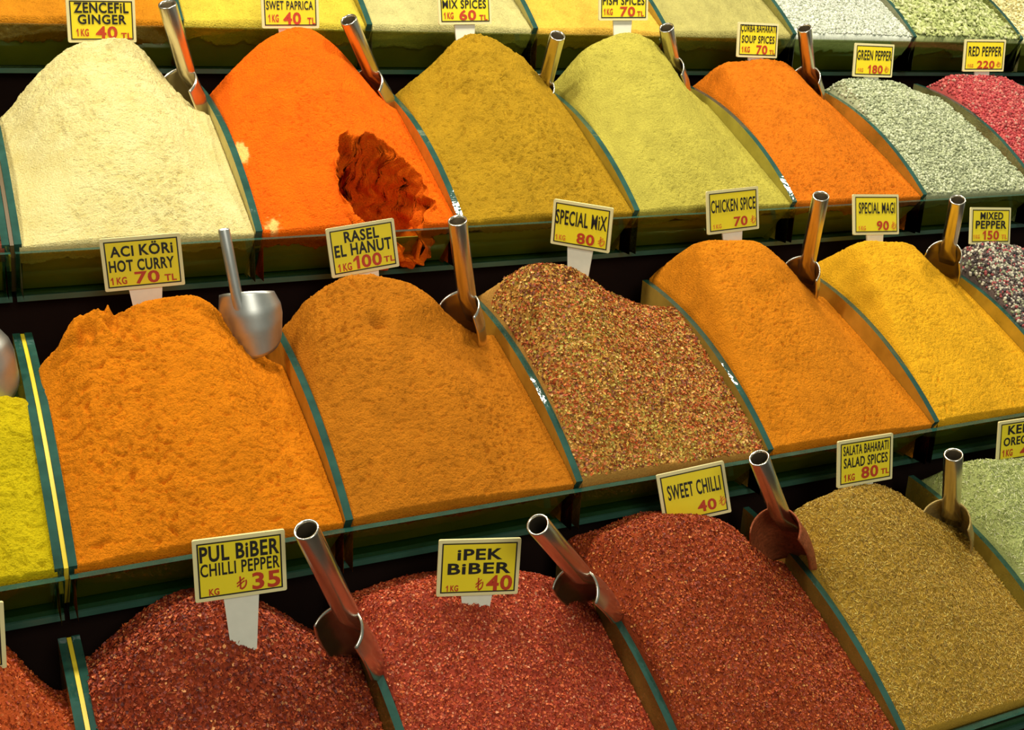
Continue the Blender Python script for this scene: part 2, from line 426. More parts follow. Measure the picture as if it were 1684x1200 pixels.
def build_grains(name, hp, parent, mat, n, kind, size, palette, weights, rng, y_max=None, lift=0.0, patch=None):
    """n loose grains lying on the heap: 'flake', 'ball', 'pod' or 'needle'; size in metres"""
    ym = y_max or (hp.yc + 0.17 if hp.back > 0.6 else 1.17)
    x = rng.uniform(hp.x0 + .003, hp.x1 - .003, n); y = rng.uniform(0.05, ym, n)
    z = hp.z(x, y)
    e = 0.004
    gx = (hp.z(x + e, y) - hp.z(x - e, y)) / (2 * e); gy = (hp.z(x, y + e) - hp.z(x, y - e)) / (2 * e)
    keep = (np.abs(gx) < 8.0)
    x, y, z, gx, gy = [a[keep] for a in (x, y, z, gx, gy)]; n = len(x)
    xs, ys, G = hp.grid
    fi = np.clip((x - xs[0]) / (xs[-1] - xs[0]) * (len(xs) - 1), 0, len(xs) - 1.001); fj = np.clip((y - ys[0]) / (ys[-1] - ys[0]) * (len(ys) - 1), 0, len(ys) - 1.001)
    i0 = fi.astype(int); j0 = fj.astype(int); u = fi - i0; v = fj - j0
    z = (G[j0, i0] * (1 - u) + G[j0, i0 + 1] * u) * (1 - v) + (G[j0 + 1, i0] * (1 - u) + G[j0 + 1, i0 + 1] * u) * v
    nr = np.stack([-gx, -gy, np.ones(n)], -1); nr /= np.linalg.norm(nr, axis=1)[:, None]
    c = wp(hp.row, np.stack([x, y, z], -1)) + nr * (lift + rng.uniform(-0.1, 0.6, n)[:, None] * size)
    # random frames leaning on the surface normal
    tilt = {'flake': 0.75, 'needle': 0.35, 'pod': 0.3, 'ball': 1.0}[kind]
    a3 = nr + rng.normal(0, tilt, (n, 3)); a3 /= np.linalg.norm(a3, axis=1)[:, None]
    t = rng.normal(0, 1, (n, 3)); a1 = np.cross(a3, t); a1 /= np.linalg.norm(a1, axis=1)[:, None]
    a2 = np.cross(a3, a1)
    s = size * rng.uniform(0.6, 1.35, n)
    if kind == 'flake':
        bv = np.array([(-1, -0.55, 0), (0.25, -0.75, 0.28), (1, 0.2, 0.0), (0.1, 0.8, -0.22), (-0.75, 0.5, 0.25)]); bf = np.array([(0, 1, 3), (1, 2, 3), (0, 3, 4)])
        k3 = 1.0
    elif kind == 'ball': bv, bf = ico()
    elif kind == 'pod': bv, bf = ico(); bv = bv * np.array([1.0, 0.45, 0.42])
    else: bv, bf = octa(); bv = bv * np.array([1.0, 0.26, 0.22])
    bvn = bv[None] * s[:, None, None] * rng.uniform(0.85, 1.15, (n, len(bv), 1))
    V = c[:, None] + bvn[..., 0:1] * a1[:, None] + bvn[..., 1:2] * a2[:, None] + bvn[..., 2:3] * a3[:, None]
    k = len(bv)
    Fc = (bf[None] + (np.arange(n) * k)[:, None, None]).reshape(-1, 3)
    o = mesh_np(name, V.reshape(-1, 3), Fc, mat, parent, hp.org, smooth=(kind in ('ball', 'pod')))
    o['kind'] = 'stuff'
    pal = np.array(palette); wts = np.array(weights, float)
    W = np.tile(wts, (n, 1))
    if patch is not None: W = patch(x, y, W)
    W = W / W.sum(1)[:, None]
    ch = (rng.random(n)[:, None] > np.cumsum(W, 1)).sum(1).clip(0, len(pal) - 1)
    cc = pal[ch] * rng.uniform(0.75, 1.25, (n, 1))
    cols = np.ones((n, k, 4), np.float32); cols[..., :3] = cc[:, None]
    at = o.data.attributes.new('grain_tint', 'FLOAT_COLOR', 'POINT'); at.data.foreach_set('color', cols.ravel())
    return o
rng = np.random.default_rng(7)
M_GRAIN = grain_mat('dry_flakes', 0.55, 0.4); M_CORN = grain_mat('peppercorn_skin', 0.6, 0.3)

def B(row, i): return DIV[row][i], DIV[row][i + 1]
CAT = 'spice heap'
H = {}
H['ginger'] = Heap(2, *B(2, 0), 0.88, [(0.06, .40), (0.096, .431), (.15, .526), (.263, .648), (.38, .736), (.483, .775), (.619, .783), (.694, .757), (.784, .637), (.887, .508), (1.0, .41)], 11, 0.10)
H['paprika'] = Heap(2, *B(2, 1), 0.90, [(1.003, .535), (1.146, .651), (1.285, .769), (1.383, .834), (1.501, .851), (1.611, .818), (1.723, .709), (1.822, .578), (1.897, .507), (2.0, .42)], 12, 0.06)
H['mustard'] = Heap(2, *B(2, 2), 0.90, [(2.008, .531), (2.127, .594), (2.228, .673), (2.303, .752), (2.346, .808), (2.47, .823), (2.598, .787), (2.732, .708), (2.852, .595), (2.99, .47)], 13, 0.08)
H['fish'] = Heap(2, *B(2, 3), 0.92, [(3.0, .60), (3.123, .743), (3.274, .828), (3.432, .864), (3.536, .839), (3.65, .748), (3.795, .593), (3.914, .505), (4.01, .42)], 14, 0.06)
H['soup'] = Heap(2, *B(2, 4), 0.97, [(4.02, .642), (4.169, .696), (4.373, .708), (4.525, .717), (4.637, .663), (4.8, .551), (4.924, .456)], 15, 0.12)
H['green'] = Heap(2, *B(2, 5), 0.95, [(4.99, .565), (5.099, .584), (5.327, .592), (5.512, .58), (5.686, .513), (5.92, .46)], 16, 0.18)
H['red'] = Heap(2, *B(2, 6), 0.97, [(5.95, .59), (6.097, .61), (6.351, .623), (6.567, .578), (6.765, .507), (6.93, .47)], 17, 0.15)
H['sumac'] = Heap(2, -1.03, 0.004, 0.9, [(-1, .5), (-.5, .62), (-.02, .42)], 18, 0.1)
H['curry'] = Heap(1, *B(1, 0), 0.88, [(.002, .47), (.052, .575), (.146, .645), (.3, .69), (.433, .721), (.605, .733), (.666, .709), (.732, .629), (.789, .53), (.905, .422), (1.0, .36)], 21, 0.20)
H['rasel'] = Heap(1, *B(1, 1), 0.88, [(.988, .552), (1.042, .629), (1.152, .716), (1.29, .76), (1.459, .753), (1.606, .695), (1.652, .634), (1.762, .53), (1.937, .42)], 22, 0.16,
                  dents=[(1.66, .64, .13, .10, .05), (1.345, .70, .035, .03, .06)])
H['smix'] = Heap(1, *B(1, 2), 0.85, [(2.02, .735), (2.079, .748), (2.303, .762), (2.44, .699), (2.584, .597), (2.804, .501), (3.0, .47)], 23, 0.12)
H['chicken'] = Heap(1, *B(1, 3), 0.92, [(3.03, .73), (3.111, .775), (3.297, .789), (3.471, .786), (3.575, .747), (3.712, .639), (3.853, .528), (4.002, .42)], 24, 0.14)
H['magi'] = Heap(1, *B(1, 4), 0.93, [(4.06, .70), (4.122, .728), (4.293, .742), (4.519, .721), (4.669, .66), (4.811, .56), (5.02, .44)], 25, 0.12)
H['mixed'] = Heap(1, *B(1, 5), 0.93, [(5.03, .602), (5.098, .651), (5.295, .65), (5.53, .606), (6, .48)], 26, 0.12)
H['turmeric'] = Heap(1, -1.03, -0.056, 0.7, [(-1, .40), (-.49, .43), (-.298, .47), (-.09, .43), (-.02, .40)], 27, 0.12)
H['pul'] = Heap(0, *B(0, 0), 0.85, [(0.0, .50), (.148, .645), (.286, .72), (.383, .745), (.494, .72), (.563, .67), (.738, .55), (.823, .47), (.941, .38)], 31, -0.12, 0.30)
H['ipek'] = Heap(0, *B(0, 1), 0.87, [(.963, .58), (1.011, .60), (1.108, .62), (1.256, .64), (1.621, .61), (1.735, .56), (1.883, .49), (1.995, .38)], 32, -0.18, 0.42)
H['sweet'] = Heap(0, *B(0, 2), 0.85, [(2.01, .697), (2.184, .721), (2.364, .731), (2.568, .718), (2.64, .661), (2.772, .533), (2.93, .40)], 33, 0.14, 0.5)
H['salata'] = Heap(0, *B(0, 3), 0.85, [(3.03, .56), (3.106, .684), (3.292, .728), (3.475, .72), (3.645, .624), (3.876, .47), (4.02, .40)], 34, 0.14)
H['oreg'] = Heap(0, *B(0, 4), 0.9, [(4.04, .69), (4.107, .72), (4.465, .692), (4.9, .5)], 35, 0.14)
H['chili'] = Heap(0, -1.03, -0.053, 0.85, [(-1, .6), (-.6, .77), (-.36, .77), (-.27, .69), (-.23, .62), (-.18, .51), (-.12, .43), (-.02, .38)], 36, 0.0, 0.30)

# scooped-out cave near the front of the paprika, with ragged walls
def paprika_hole(X, Y, Z):
    j = 0.050 * perlin(X * 8, Y * 8, 71) + 0.014 * perlin(X * 19, Y * 19, 72)
    ex = np.where(X < 1.66, (X - 1.66) / 0.20, (X - 1.66) / 0.225)
    yc_ = 0.16
    ey = np.where(Y > yc_, (Y - yc_) / 0.255, (Y - yc_) / 0.13)
    d = (np.abs(ex) ** 2.6 + np.abs(ey) ** 2.6) ** (1 / 2.6) + j * 3.2
    inside = np.clip((1.04 - d) / 0.20, 0, 1)
    inside = inside * inside * (3 - 2 * inside)
    fl = -0.15 + 0.03 * perlin(X * 8, Y * 8, 75) + 0.015 * perlin(X * 30, Y * 30, 76)
    wall_top = Z + 0.02 * np.exp(-((d - 1.05) / 0.05) ** 2)
    Zn = np.where(inside > 0, wall_top * (1 - inside) + np.minimum(fl, Z) * inside, wall_top)
    wob = np.clip((1.15 - d) / 0.15, 0, 1) * np.clip((d - 0.5) / 0.2, 0, 1)
    dx = wob * (0.032 * perlin(Y * 9 + 3, Zn * 13, 83) + 0.018 * perlin(Y * 24, Zn * 26, 84))
    dy = wob * (0.050 * perlin(X * 9, Zn * 9 + 5, 85) + 0.024 * perlin(X * 24, Zn * 24, 86))
    # the hollow is a small cave: its wall undercuts the rim
    dep = np.maximum(wall_top - Zn, 0)
    ny_ = np.clip((Y - 0.13) / 0.20, 0, 1); nx_ = np.clip((X - 1.66) / 0.18, -1, 1)
    dy = dy + 0.75 * dep * ny_; dx = dx + 0.16 * dep * nx_ * np.clip(1.2 - Y / 0.5, 0, 1)
    return X + dx, Y + dy, Zn
def paprika_stain(X, Y):
    a = np.exp(-(((X - 1.06) / 0.045) ** 2 + ((Y - 0.46) / 0.07) ** 2)) * 1.3
    b = np.exp(-(((X - 1.11) / 0.06) ** 2 + ((Y - 0.07) / 0.05) ** 2)) * 0.9
    n = perlin(X * 25, Y * 25, 81) * 0.6 + perlin(X * 60, Y * 60, 82) * 0.4
    return np.clip((np.maximum(a, b) + 0.55 * n - 0.55) * 3, 0, 0.85)
def curry_lumps(X, Y, Z):
    m = np.exp(-(((X - 0.20) / 0.15) ** 4 + ((Y - 0.86) / 0.10) ** 4))
    n = perlin(X * 11, Y * 9, 91); n2 = perlin(X * 34, Y * 34, 92); n3 = perlin(X * 26, Y * 20, 93)
    blk = np.clip(n * 4, -0.3, 1)
    return X + 0 * m, Y, Z + m * (0.038 * blk + 0.010 * np.clip(n3 * 3, -1, 1) + 0.005 * n2)

P = {k: powder(k + '_powder', COL[k]) for k in ('fish', 'soup', 'chicken', 'magi', 'curry', 'rasel', 'mustard', 'turmeric')}
P['ginger'] = powder('ginger_powder', COL['ginger'], (0.56, 0.45, 0.16))
P['paprika'] = powder('paprika_powder', COL['paprika'], (0.66, 0.085, 0.003), stain=(0.86, 0.55, 0.16))
build_heap('spice_heap', H['ginger'], P['ginger'], 'tall heap of pale cream ginger powder behind the hot curry sign', CAT, amp=0.0020, size=0.9, smooth_side=0.85)
build_heap('spice_heap', H['paprika'], P['paprika'], 'bright orange paprika heap with a dark red hollow scooped out of it', CAT, nx=300, ny=380, amp=0.0014, size=0.8, smooth_side=0.9, extra=paprika_hole, stain=paprika_stain)
build_heap('spice_heap', H['mustard'], P['mustard'], 'mustard brown powder heap between the orange paprika and the olive yellow heap', CAT, amp=0.0026)
build_heap('spice_heap', H['fish'], P['fish'], 'pale olive yellow powder heap behind the special mix sign', CAT, amp=0.0014, size=0.8, smooth_side=0.8)
build_heap('spice_heap', H['soup'], P['soup'], 'orange soup spice heap between the olive yellow heap and the grey green peppercorns', CAT, amp=0.0022, size=0.8, smooth_side=0.4)
build_heap('spice_heap', H['curry'], P['curry'], 'large orange hot curry heap with crumbled lumps on its back left', CAT, amp=0.0026, size=1.0, smooth_side=0.55, extra=curry_lumps)
build_heap('spice_heap', H['rasel'], P['rasel'], 'brownish orange powder heap with a small dark dent near its top', CAT, amp=0.0022, size=0.8, smooth_side=0.5)
build_heap('spice_heap', H['chicken'], P['chicken'], 'orange chicken spice heap between the speckled mix and the yellow heap', CAT, amp=0.0016, size=0.75)
build_heap('spice_heap', H['magi'], P['magi'], 'golden yellow powder heap under the special magi sign', CAT, amp=0.0017, size=0.8)
build_heap('spice_heap', H['turmeric'], P['turmeric'], 'bright lemon yellow powder heap at the left edge', CAT, amp=0.0026)

def flake_heap(key, label, n, kind, size, pal, wts, amp=0.0015, patch=None, part='flakes', mat=None, lift=0.0, **kw):
    base = solid(key + '_bed', COL[key], 0.9, 0, 0.4, 500, 0.1, 0.001)
    o = build_heap('spice_heap', H[key], base, label, CAT, nx=120, ny=150, amp=amp, size=0.8, smooth_side=0.3, **kw)
    build_grains(part, H[key], o, mat or M_GRAIN, n, kind, size, pal, wts, rng, patch=patch, lift=lift)
    return o
RED = [(0.34, 0.045, 0.012), (0.19, 0.022, 0.008), (0.52, 0.10, 0.022), (0.66, 0.27, 0.09), (0.13, 0.016, 0.01)]
flake_heap('pul', 'dark red chilli flake heap under the chilli pepper sign', 26000, 'flake', 0.0017, RED, [4, 3, 3, .7, 2])
flake_heap('ipek', 'fine bright red flake heap around the İPEK BİBER sign in the front tray', 30000, 'flake', 0.0014,
           [(0.50, 0.068, 0.018), (0.31, 0.034, 0.012), (0.66, 0.15, 0.04), (0.72, 0.30, 0.15)], [4, 2.5, 3, .6])
flake_heap('sweet', 'brownish red flake heap under the sweet chilli sign', 30000, 'flake', 0.0014,
           [(0.38, 0.052, 0.011), (0.22, 0.026, 0.008), (0.54, 0.12, 0.02), (0.62, 0.25, 0.06)], [4, 2.5, 3, .5])
flake_heap('salata', 'brown olive heap of salad spices in the front tray', 30000, 'needle', 0.0022,
           [(0.41, 0.235, 0.022), (0.28, 0.155, 0.018), (0.53, 0.34, 0.045), (0.58, 0.44, 0.10)], [4, 2, 2.5, .8])
flake_heap('oreg', 'pale green dried oregano heap at the right edge', 24000, 'needle', 0.0024,
           [(0.40, 0.44, 0.13), (0.26, 0.31, 0.09), (0.55, 0.57, 0.24), (0.66, 0.66, 0.38)], [4, 2, 3, 1.5])
flake_heap('chili', 'orange red chilli heap in the bottom left corner', 16000, 'flake', 0.0014, [(0.45, 0.07, 0.012), (0.30, 0.035, 0.01), (0.58, 0.13, 0.02)], [4, 2, 3])
def mix_patch(x, y, W):
    g = np.exp(-(((x - 2.34) / 0.17) ** 2 + ((y - 0.56) / 0.16) ** 2)) + 0.8 * np.exp(-(((x - 2.5) / 0.3) ** 2 + ((y - 0.12) / 0.12) ** 2))
    r = np.exp(-(((x - 2.25) / 0.16) ** 2 + ((y - 0.78) / 0.07) ** 2))
    n = np.clip(0.5 + perlin(x * 5, y * 5, 61), 0.1, 1)
    W = W.copy(); W[:, 3] += 5 * g; W[:, 2] += 2.5 * g; W[:, 1] += 6 * r; W[:, 0] *= n * 1.6
    return W
flake_heap('smix', 'speckled red, brown and green heap of special mix', 26000, 'flake', 0.0019,
           [(0.52, 0.14, 0.022), (0.22, 0.06, 0.022), (0.58, 0.31, 0.04), (0.48, 0.38, 0.06), (0.70, 0.40, 0.11), (0.48, 0.08, 0.015)], [4, 2.2, 2.2, 1.2, 1.5, 2], patch=mix_patch)
flake_heap('green', 'heap of small grey green peppercorns', 9000, 'ball', 0.0021,
           [(0.40, 0.43, 0.25), (0.28, 0.31, 0.18), (0.55, 0.57, 0.38), (0.20, 0.22, 0.12)], [4, 3, 2.5, 1.5], part='peppercorns', mat=M_CORN)
flake_heap('red', 'heap of pinkish red peppercorns at the right edge', 8500, 'ball', 0.0022,
           [(0.42, 0.045, 0.05), (0.30, 0.03, 0.035), (0.54, 0.12, 0.10), (0.50, 0.24, 0.18)], [4, 2.5, 2.5, .8], part='peppercorns', mat=M_CORN)
flake_heap('mixed', 'heap of black, white and pink mixed peppercorns at the right edge', 13000, 'ball', 0.0022,
           [(0.10, 0.07, 0.06), (0.55, 0.50, 0.38), (0.34, 0.07, 0.07), (0.30, 0.32, 0.18), (0.05, 0.04, 0.04)], [3, 2.6, 1.5, 1.4, 2], part='peppercorns', mat=M_CORN)
flake_heap('sumac', 'dark reddish brown heap at the left edge beside the ginger', 6000, 'flake', 0.0018, [(0.24, 0.05, 0.025), (0.34, 0.10, 0.05)], [2, 1])

# heaps of the rearmost tray, only their front slopes reach into the photo
BACK = [('b_orange', 'orange powder heap in the rear tray, top left of the photo'), ('b_yellow', 'yellow powder heap in the rear tray behind the paprika sign'),
        ('b_cream', 'greyish cream powder heap in the rear tray behind the mix spices sign'), ('b_gold', 'golden orange powder heap in the rear tray behind the fish spices sign'),
        ('b_tan', 'olive tan powder heap in the rear tray behind the soup spices sign')]
for i, (k, lab) in enumerate(BACK):
    a, b = B(3, i); m_ = (a + b) / 2
    H[k] = Heap(3, a, b, 0.8, [(a, .50), (m_ - .2, .64), (m_ + .1, .66), (b - .12, .48), (b, .42)], 51 + i, 0.1)
    build_heap('spice_heap', H[k], powder(k + '_powder', COL[k]), lab, CAT, nx=130, ny=120, amp=0.0018, smooth_side=0.3, y_max=1.0)
for i, (k, lab, n, kind, s, pal, wt, part) in enumerate([
        ('b_white', 'heap of whitish grains in the rear tray behind the green pepper sign', 9000, 'ball', 0.0021, [(0.55, 0.57, 0.46), (0.40, 0.43, 0.33), (0.66, 0.66, 0.56)], [3, 2, 2], 'grains'),
        ('b_pod', 'heap of pale green pods in the rear tray behind the red pepper sign', 2600, 'pod', 0.0058, [(0.42, 0.46, 0.17), (0.30, 0.34, 0.11), (0.55, 0.56, 0.28)], [3, 2, 2], 'pods'),
        ('b_pale', 'pale cream heap in the rear tray at the top right corner', 5000, 'flake', 0.0026, [(0.82, 0.74, 0.42), (0.70, 0.60, 0.28)], [3, 2], 'flakes')]):
    a, b = B(3, 5 + i); m_ = (a + b) / 2
    H[k] = Heap(3, a, b, 0.8, [(a, .50), (m_ - .2, .60), (m_ + .1, .60), (b - .12, .48), (b, .42)], 57 + i, 0.1)
    base = solid(k + '_bed', COL[k], 0.9, 0, 0.4, 400, 0.1)
    o = build_heap('spice_heap', H[k], base, lab, CAT, nx=80, ny=90, amp=0.0012, y_max=1.0)
    build_grains(part, H[k], o, M_CORN, int(n * 1.6), kind, s, pal, wt, rng, y_max=0.97, lift=s * 0.2)

# ------------------------------------------------------------------ lettering
_text_cache = {}
def text_mesh(s, bold=0.028):
    key = (s, bold)
    if key in _text_cache: return _text_cache[key]
    cu = bpy.data.curves.new('t', 'FONT'); cu.body = s; cu.offset = bold; cu.space_character = 1.09; cu.resolution_u = 3; cu.extrude = 0.0
    ob = bpy.data.objects.new('t', cu); C.objects.link(ob)
    dg = bpy.context.evaluated_depsgraph_get()
    me = bpy.data.meshes.new_from_object(ob.evaluated_get(dg))
    v = np.zeros(len(me.vertices) * 3, np.float32); me.vertices.foreach_get('co', v); v = v.reshape(-1, 3)[:, :2]
    f = [tuple(p.vertices) for p in me.polygons]
    bpy.data.objects.remove(ob); bpy.data.curves.remove(cu); bpy.data.meshes.remove(me)
    v = v - v.min(0); v = v / np.maximum(v.max(0), 1e-6)
    _text_cache[key] = (v, f)
    return v, f
def lira_mesh(s=None, bold=0.0):
    """the lira sign drawn as strokes in a unit box"""
    v, f = [], []
    def stroke(pts, wd):
        pts = np.array(pts, float); n = len(pts); d = np.gradient(pts, axis=0); d /= np.linalg.norm(d, axis=1)[:, None]
        nr = np.stack([-d[:, 1], d[:, 0]], -1) * wd / 2; b = len(v)
        for p, q in zip(pts, nr): v.append(p + q); v.append(p - q)
        for i in range(n - 1): f.append((b + 2 * i, b + 2 * i + 1, b + 2 * i + 3, b + 2 * i + 2))
    stroke([(.34, 1), (.34, .5), (.34, .06)], .15)
    stroke([(.02, .48), (.35, .66), (.72, .86)], .11); stroke([(.02, .26), (.35, .44), (.72, .64)], .11)
    a = np.linspace(-1.5, 0.35, 9)
    stroke([(.36 + .52 * np.cos(t), .53 + .47 * np.sin(t)) for t in a], .14)
    return np.array(v), f

def one_mesh():
    """the figure 1 with its flag, in a unit box"""
    return np.array([(.52, 0), (1, 0), (1, 1), (.62, 1), (0, .74), (0, .56), (.52, .72)]), [(0, 1, 2, 3, 6), (3, 4, 5, 6)]

def sheet_text(name, boxes, m, parent, w_, h_, z, thick=0.0003):
    """boxes: (string, u0, u1, v0, v1) in the board's own 0..1 frame, v measured from the top"""
    V, Fc = [], []
    split = []
    for (s, u0, u1, v0, v1) in boxes:
        if s.startswith('1 '):
            split += [('1', u0, u0 + (u1 - u0) * .17, v0, v1), (s[2:], u0 + (u1 - u0) * .36, u1, v0, v1)]
        else: split.append((s, u0, u1, v0, v1))
    for (s, u0, u1, v0, v1) in split:
        v, f = lira_mesh() if s == '₺' else one_mesh() if s == '1' else text_mesh(s, 0.019 if len(s) > 9 else 0.028)
        x = -w_ / 2 + w_ * (u0 + v[:, 0] * (u1 - u0)); y = h_ / 2 - h_ * (v1 - v[:, 1] * (v1 - v0))
        n = len(V); nb = len(v)
        V += [(a, -z - thick, b) for a, b in zip(x, y)]
        Fc += [tuple(n + i for i in q) for q in f]
    return mesh_np(name, np.array(V), Fc, m, parent, np.zeros(3), False)

def rot(y, p, r):
    return Matrix.Rotation(y, 3, 'Z') @ Matrix.Rotation(p, 3, 'X') @ Matrix.Rotation(r, 3, 'Y')
def price_sign(row, x, y, z, yaw, pitch, roll, w_, h_, label, names, price, unit, cur, stake=0.24, stake_w=0.13, taper=0.68, lighter=False):
    """names: black lines; price: red figures; unit/cur: small print"""
    w_ *= U; h_ *= U; th = 0.0026
    R = rot(yaw, pitch, roll)
    drop = h_ / 2 + stake * U
    ctr = Vector(wp(row, (x, y, z))); base = ctr + R @ Vector((0, 0, -drop))
    e = empty('price_sign', base); e.rotation_euler = R.to_euler()
    tag(e, label, 'price sign', 'yellow price signs stuck in the spices')
    sub = lambda o: (setattr(o, 'location', (0, 0, drop)), o)[1]
    # board with softened corners
    c = 0.0016; pts = []
    for sx, sz, a0 in ((1, 1, 0), (-1, 1, 90), (-1, -1, 180), (1, -1, 270)):
        for k in range(4):
            a = math.radians(a0 + 30 * k); pts.append((sx * (w_ / 2 - c) + c * math.cos(a), sz * (h_ / 2 - c) + c * math.sin(a)))
    n = len(pts)
    v = [(p[0], -th / 2, p[1]) for p in pts] + [(p[0], th / 2, p[1]) for p in pts]
    f = [tuple(range(n - 1, -1, -1)), tuple(range(n, 2 * n))] + [(i, (i + 1) % n, n + (i + 1) % n, n + i) for i in range(n)]
    sub(mesh_np('board', np.array(v), f, M_CREAM, e, np.zeros(3), False))
    i1 = 0.0034; zf = th / 2 + 0.0002
    v = [(-w_ / 2 + i1, -zf, -h_ / 2 + i1), (w_ / 2 - i1, -zf, -h_ / 2 + i1), (w_ / 2 - i1, -zf, h_ / 2 - i1), (-w_ / 2 + i1, -zf, h_ / 2 - i1)]
    card = sub(mesh_np('yellow_card', np.array(v), [(0, 1, 2, 3)], M_YEL, e, np.zeros(3), False))
    i2 = i1 + 0.0013; zb = zf + 0.0002
    vo = [(-w_ / 2 + i1, -h_ / 2 + i1), (w_ / 2 - i1, -h_ / 2 + i1), (w_ / 2 - i1, h_ / 2 - i1), (-w_ / 2 + i1, h_ / 2 - i1)]
    vi = [(-w_ / 2 + i2, -h_ / 2 + i2), (w_ / 2 - i2, -h_ / 2 + i2), (w_ / 2 - i2, h_ / 2 - i2), (-w_ / 2 + i2, h_ / 2 - i2)]
    v = [(a, -zb, b) for a, b in vo + vi]
    mesh_np('black_border', np.array(v), [(i, (i + 1) % 4, 4 + (i + 1) % 4, 4 + i) for i in range(4)], M_BLACK, card, np.zeros(3), False)
    if names: sheet_text('product_name', names, M_BLACK, card, w_, h_, zb)
    sheet_text('price', price, M_RED, card, w_, h_, zb)
    if unit: sheet_text('weight_unit', unit, M_ORANGE if lighter else M_RED, card, w_, h_, zb)
    if cur: sheet_text('currency', cur, M_ORANGE if lighter else M_RED, card, w_, h_, zb)
    # tapering stake on the back of the board
    sw = stake_w * U / 2; L = stake * U; t0 = 0.03 * U
    prof_ = [(-sw, h_ * 0 + t0), (sw, t0), (sw * taper, -L * 0.85), (sw * taper * .6, -L), (-sw * taper * .6, -L), (-sw * taper, -L * 0.85)]
    n = len(prof_)
    v = [(a, th / 2 + 0.0001, b - h_ / 2) for a, b in prof_] + [(a, th / 2 + 0.0022, b - h_ / 2) for a, b in prof_]
    f = [tuple(range(n - 1, -1, -1)), tuple(range(n, 2 * n))] + [(i, (i + 1) % n, n + (i + 1) % n, n + i) for i in range(n)]
    o = sub(mesh_np('stake', np.array(v), f, M_STAKE, e, np.zeros(3), False)); o['label'] = 'milky white plastic stake'
    return e

KG = lambda u0=.10, u1=.29, v0=.69, v1=.86: [('1 KG', u0, u1, v0, v1)]
price_sign(2, .558, 1.05, .849, .100, .060, -.008, .317, .205, 'yellow sign reading ZENCEFİL GINGER 40 TL behind the cream heap',
           [('ZENCEFiL', .10, .90, .10, .34), ('GINGER', .15, .86, .37, .59)], [('40', .40, .72, .63, .92)], KG(.12, .30), [('TL', .77, .93, .78, .92)])
price_sign(2, 1.474, 1.05, .939, -.059, -.016, -.025, .292, .219, 'yellow sign reading SWET PAPRICA 40 TL behind the orange paprika heap',
           [('SWET PAPRICA', .08, .90, .39, .59)], [('40', .37, .68, .64, .92)], KG(.11, .29), [('TL', .79, .93, .76, .91)])
price_sign(2, 2.407, .98, .973, .090, -.124, -.025, .322, .202, 'yellow sign reading MIX SPICES 60 above the mustard brown heap',
           [('MIX SPICES', .07, .90, .38, .60)], [('60', .38, .70, .63, .90)], KG(.09, .27), [('TL', .76, .92, .76, .90)])
price_sign(2, 3.394, .98, 1.019, -.009, -.083, -.026, .323, .210, 'yellow sign reading FISH SPICES 70 above the pale olive yellow heap',
           [('FISH SPICES', .07, .92, .38, .60)], [('70', .42, .73, .64, .90)], KG(.09, .27), [('TL', .77, .91, .76, .89)])
price_sign(2, 4.383, 1.0, .817, .095, -.116, .023, .328, .205, 'yellow sign reading SOUP SPICES 70 above the orange heap of the third tray',
           [('ÇORBA BAHARATI', .06, .94, .06, .32), ('SOUP SPICES', .09, .91, .37, .59)], [('70', .46, .74, .64, .91)], KG(.10, .30), [('TL', .79, .93, .77, .89)])
price_sign(2, 5.285, .95, .709, .005, -.111, .019, .330, .207, 'yellow sign reading GREEN PEPPER 180 above the grey green peppercorns',
           [('GREEN PEPPER', .06, .94, .20, .50)], [('1', .36, .43, .64, .90), ('80', .47, .74, .64, .90)], [('1 KG', .10, .24, .74, .86)], [('₺', .78, .90, .66, .86)], lighter=True)
price_sign(2, 6.292, .98, .746, -.125, -.112, -.017, .340, .211, 'yellow sign reading RED PEPPER 220 above the pinkish peppercorns',
           [('RED PEPPER', .10, .91, .22, .52)], [('220', .33, .76, .66, .91)], [('1 KG', .10, .24, .76, .87)], [('₺', .80, .92, .68, .86)], lighter=True)
price_sign(1, .421, .98, .860, -.114, -.022, -.055, .317, .219, 'yellow sign reading ACI KÖRİ HOT CURRY 70 TL over the curry heap',
           [('ACI', .11, .40, .155, .36), ('KÖRi', .47, .89, .10, .36), ('HOT CURRY', .08, .89, .42, .645)], [('70', .38, .69, .66, .90)], [('1 KG', .08, .28, .74, .88)], [('TL', .75, .90, .76, .89)], stake=.20, stake_w=.14)
price_sign(1, 1.371, .98, .861, -.013, -.105, -.107, .317, .220, 'tilted yellow sign reading RASEL EL HANUT 100 TL',
           [('RASEL', .24, .75, .11, .34), ('EL HANUT', .08, .92, .36, .61)], [('1', .33, .42, .63, .90), ('00', .45, .75, .63, .90)], KG(.10, .30, .74, .90), [('TL', .78, .94, .74, .86)], stake_w=.13)
price_sign(1, 2.451, .92, .916, -.832, .049, .034, .298, .221, 'yellow sign reading SPECIAL MİX 80 turned aside over the speckled heap',
           [('SPECIAL MiX', .06, .92, .20, .53)], [('80', .44, .74, .65, .90)], [('1 KG', .08, .25, .76, .88)], [('₺', .80, .92, .66, .88)], stake=.26, stake_w=.135, lighter=True)
price_sign(1, 3.378, .98, .935, -.018, -.160, -.052, .321, .221, 'yellow sign reading CHICKEN SPICE 70 over an orange heap',
           [('CHICKEN SPICE', .07, .93, .22, .52)], [('70', .50, .77, .65, .88)], [('1 KG', .10, .26, .78, .88)], [('₺', .83, .94, .66, .86)], stake_w=.13, lighter=True)
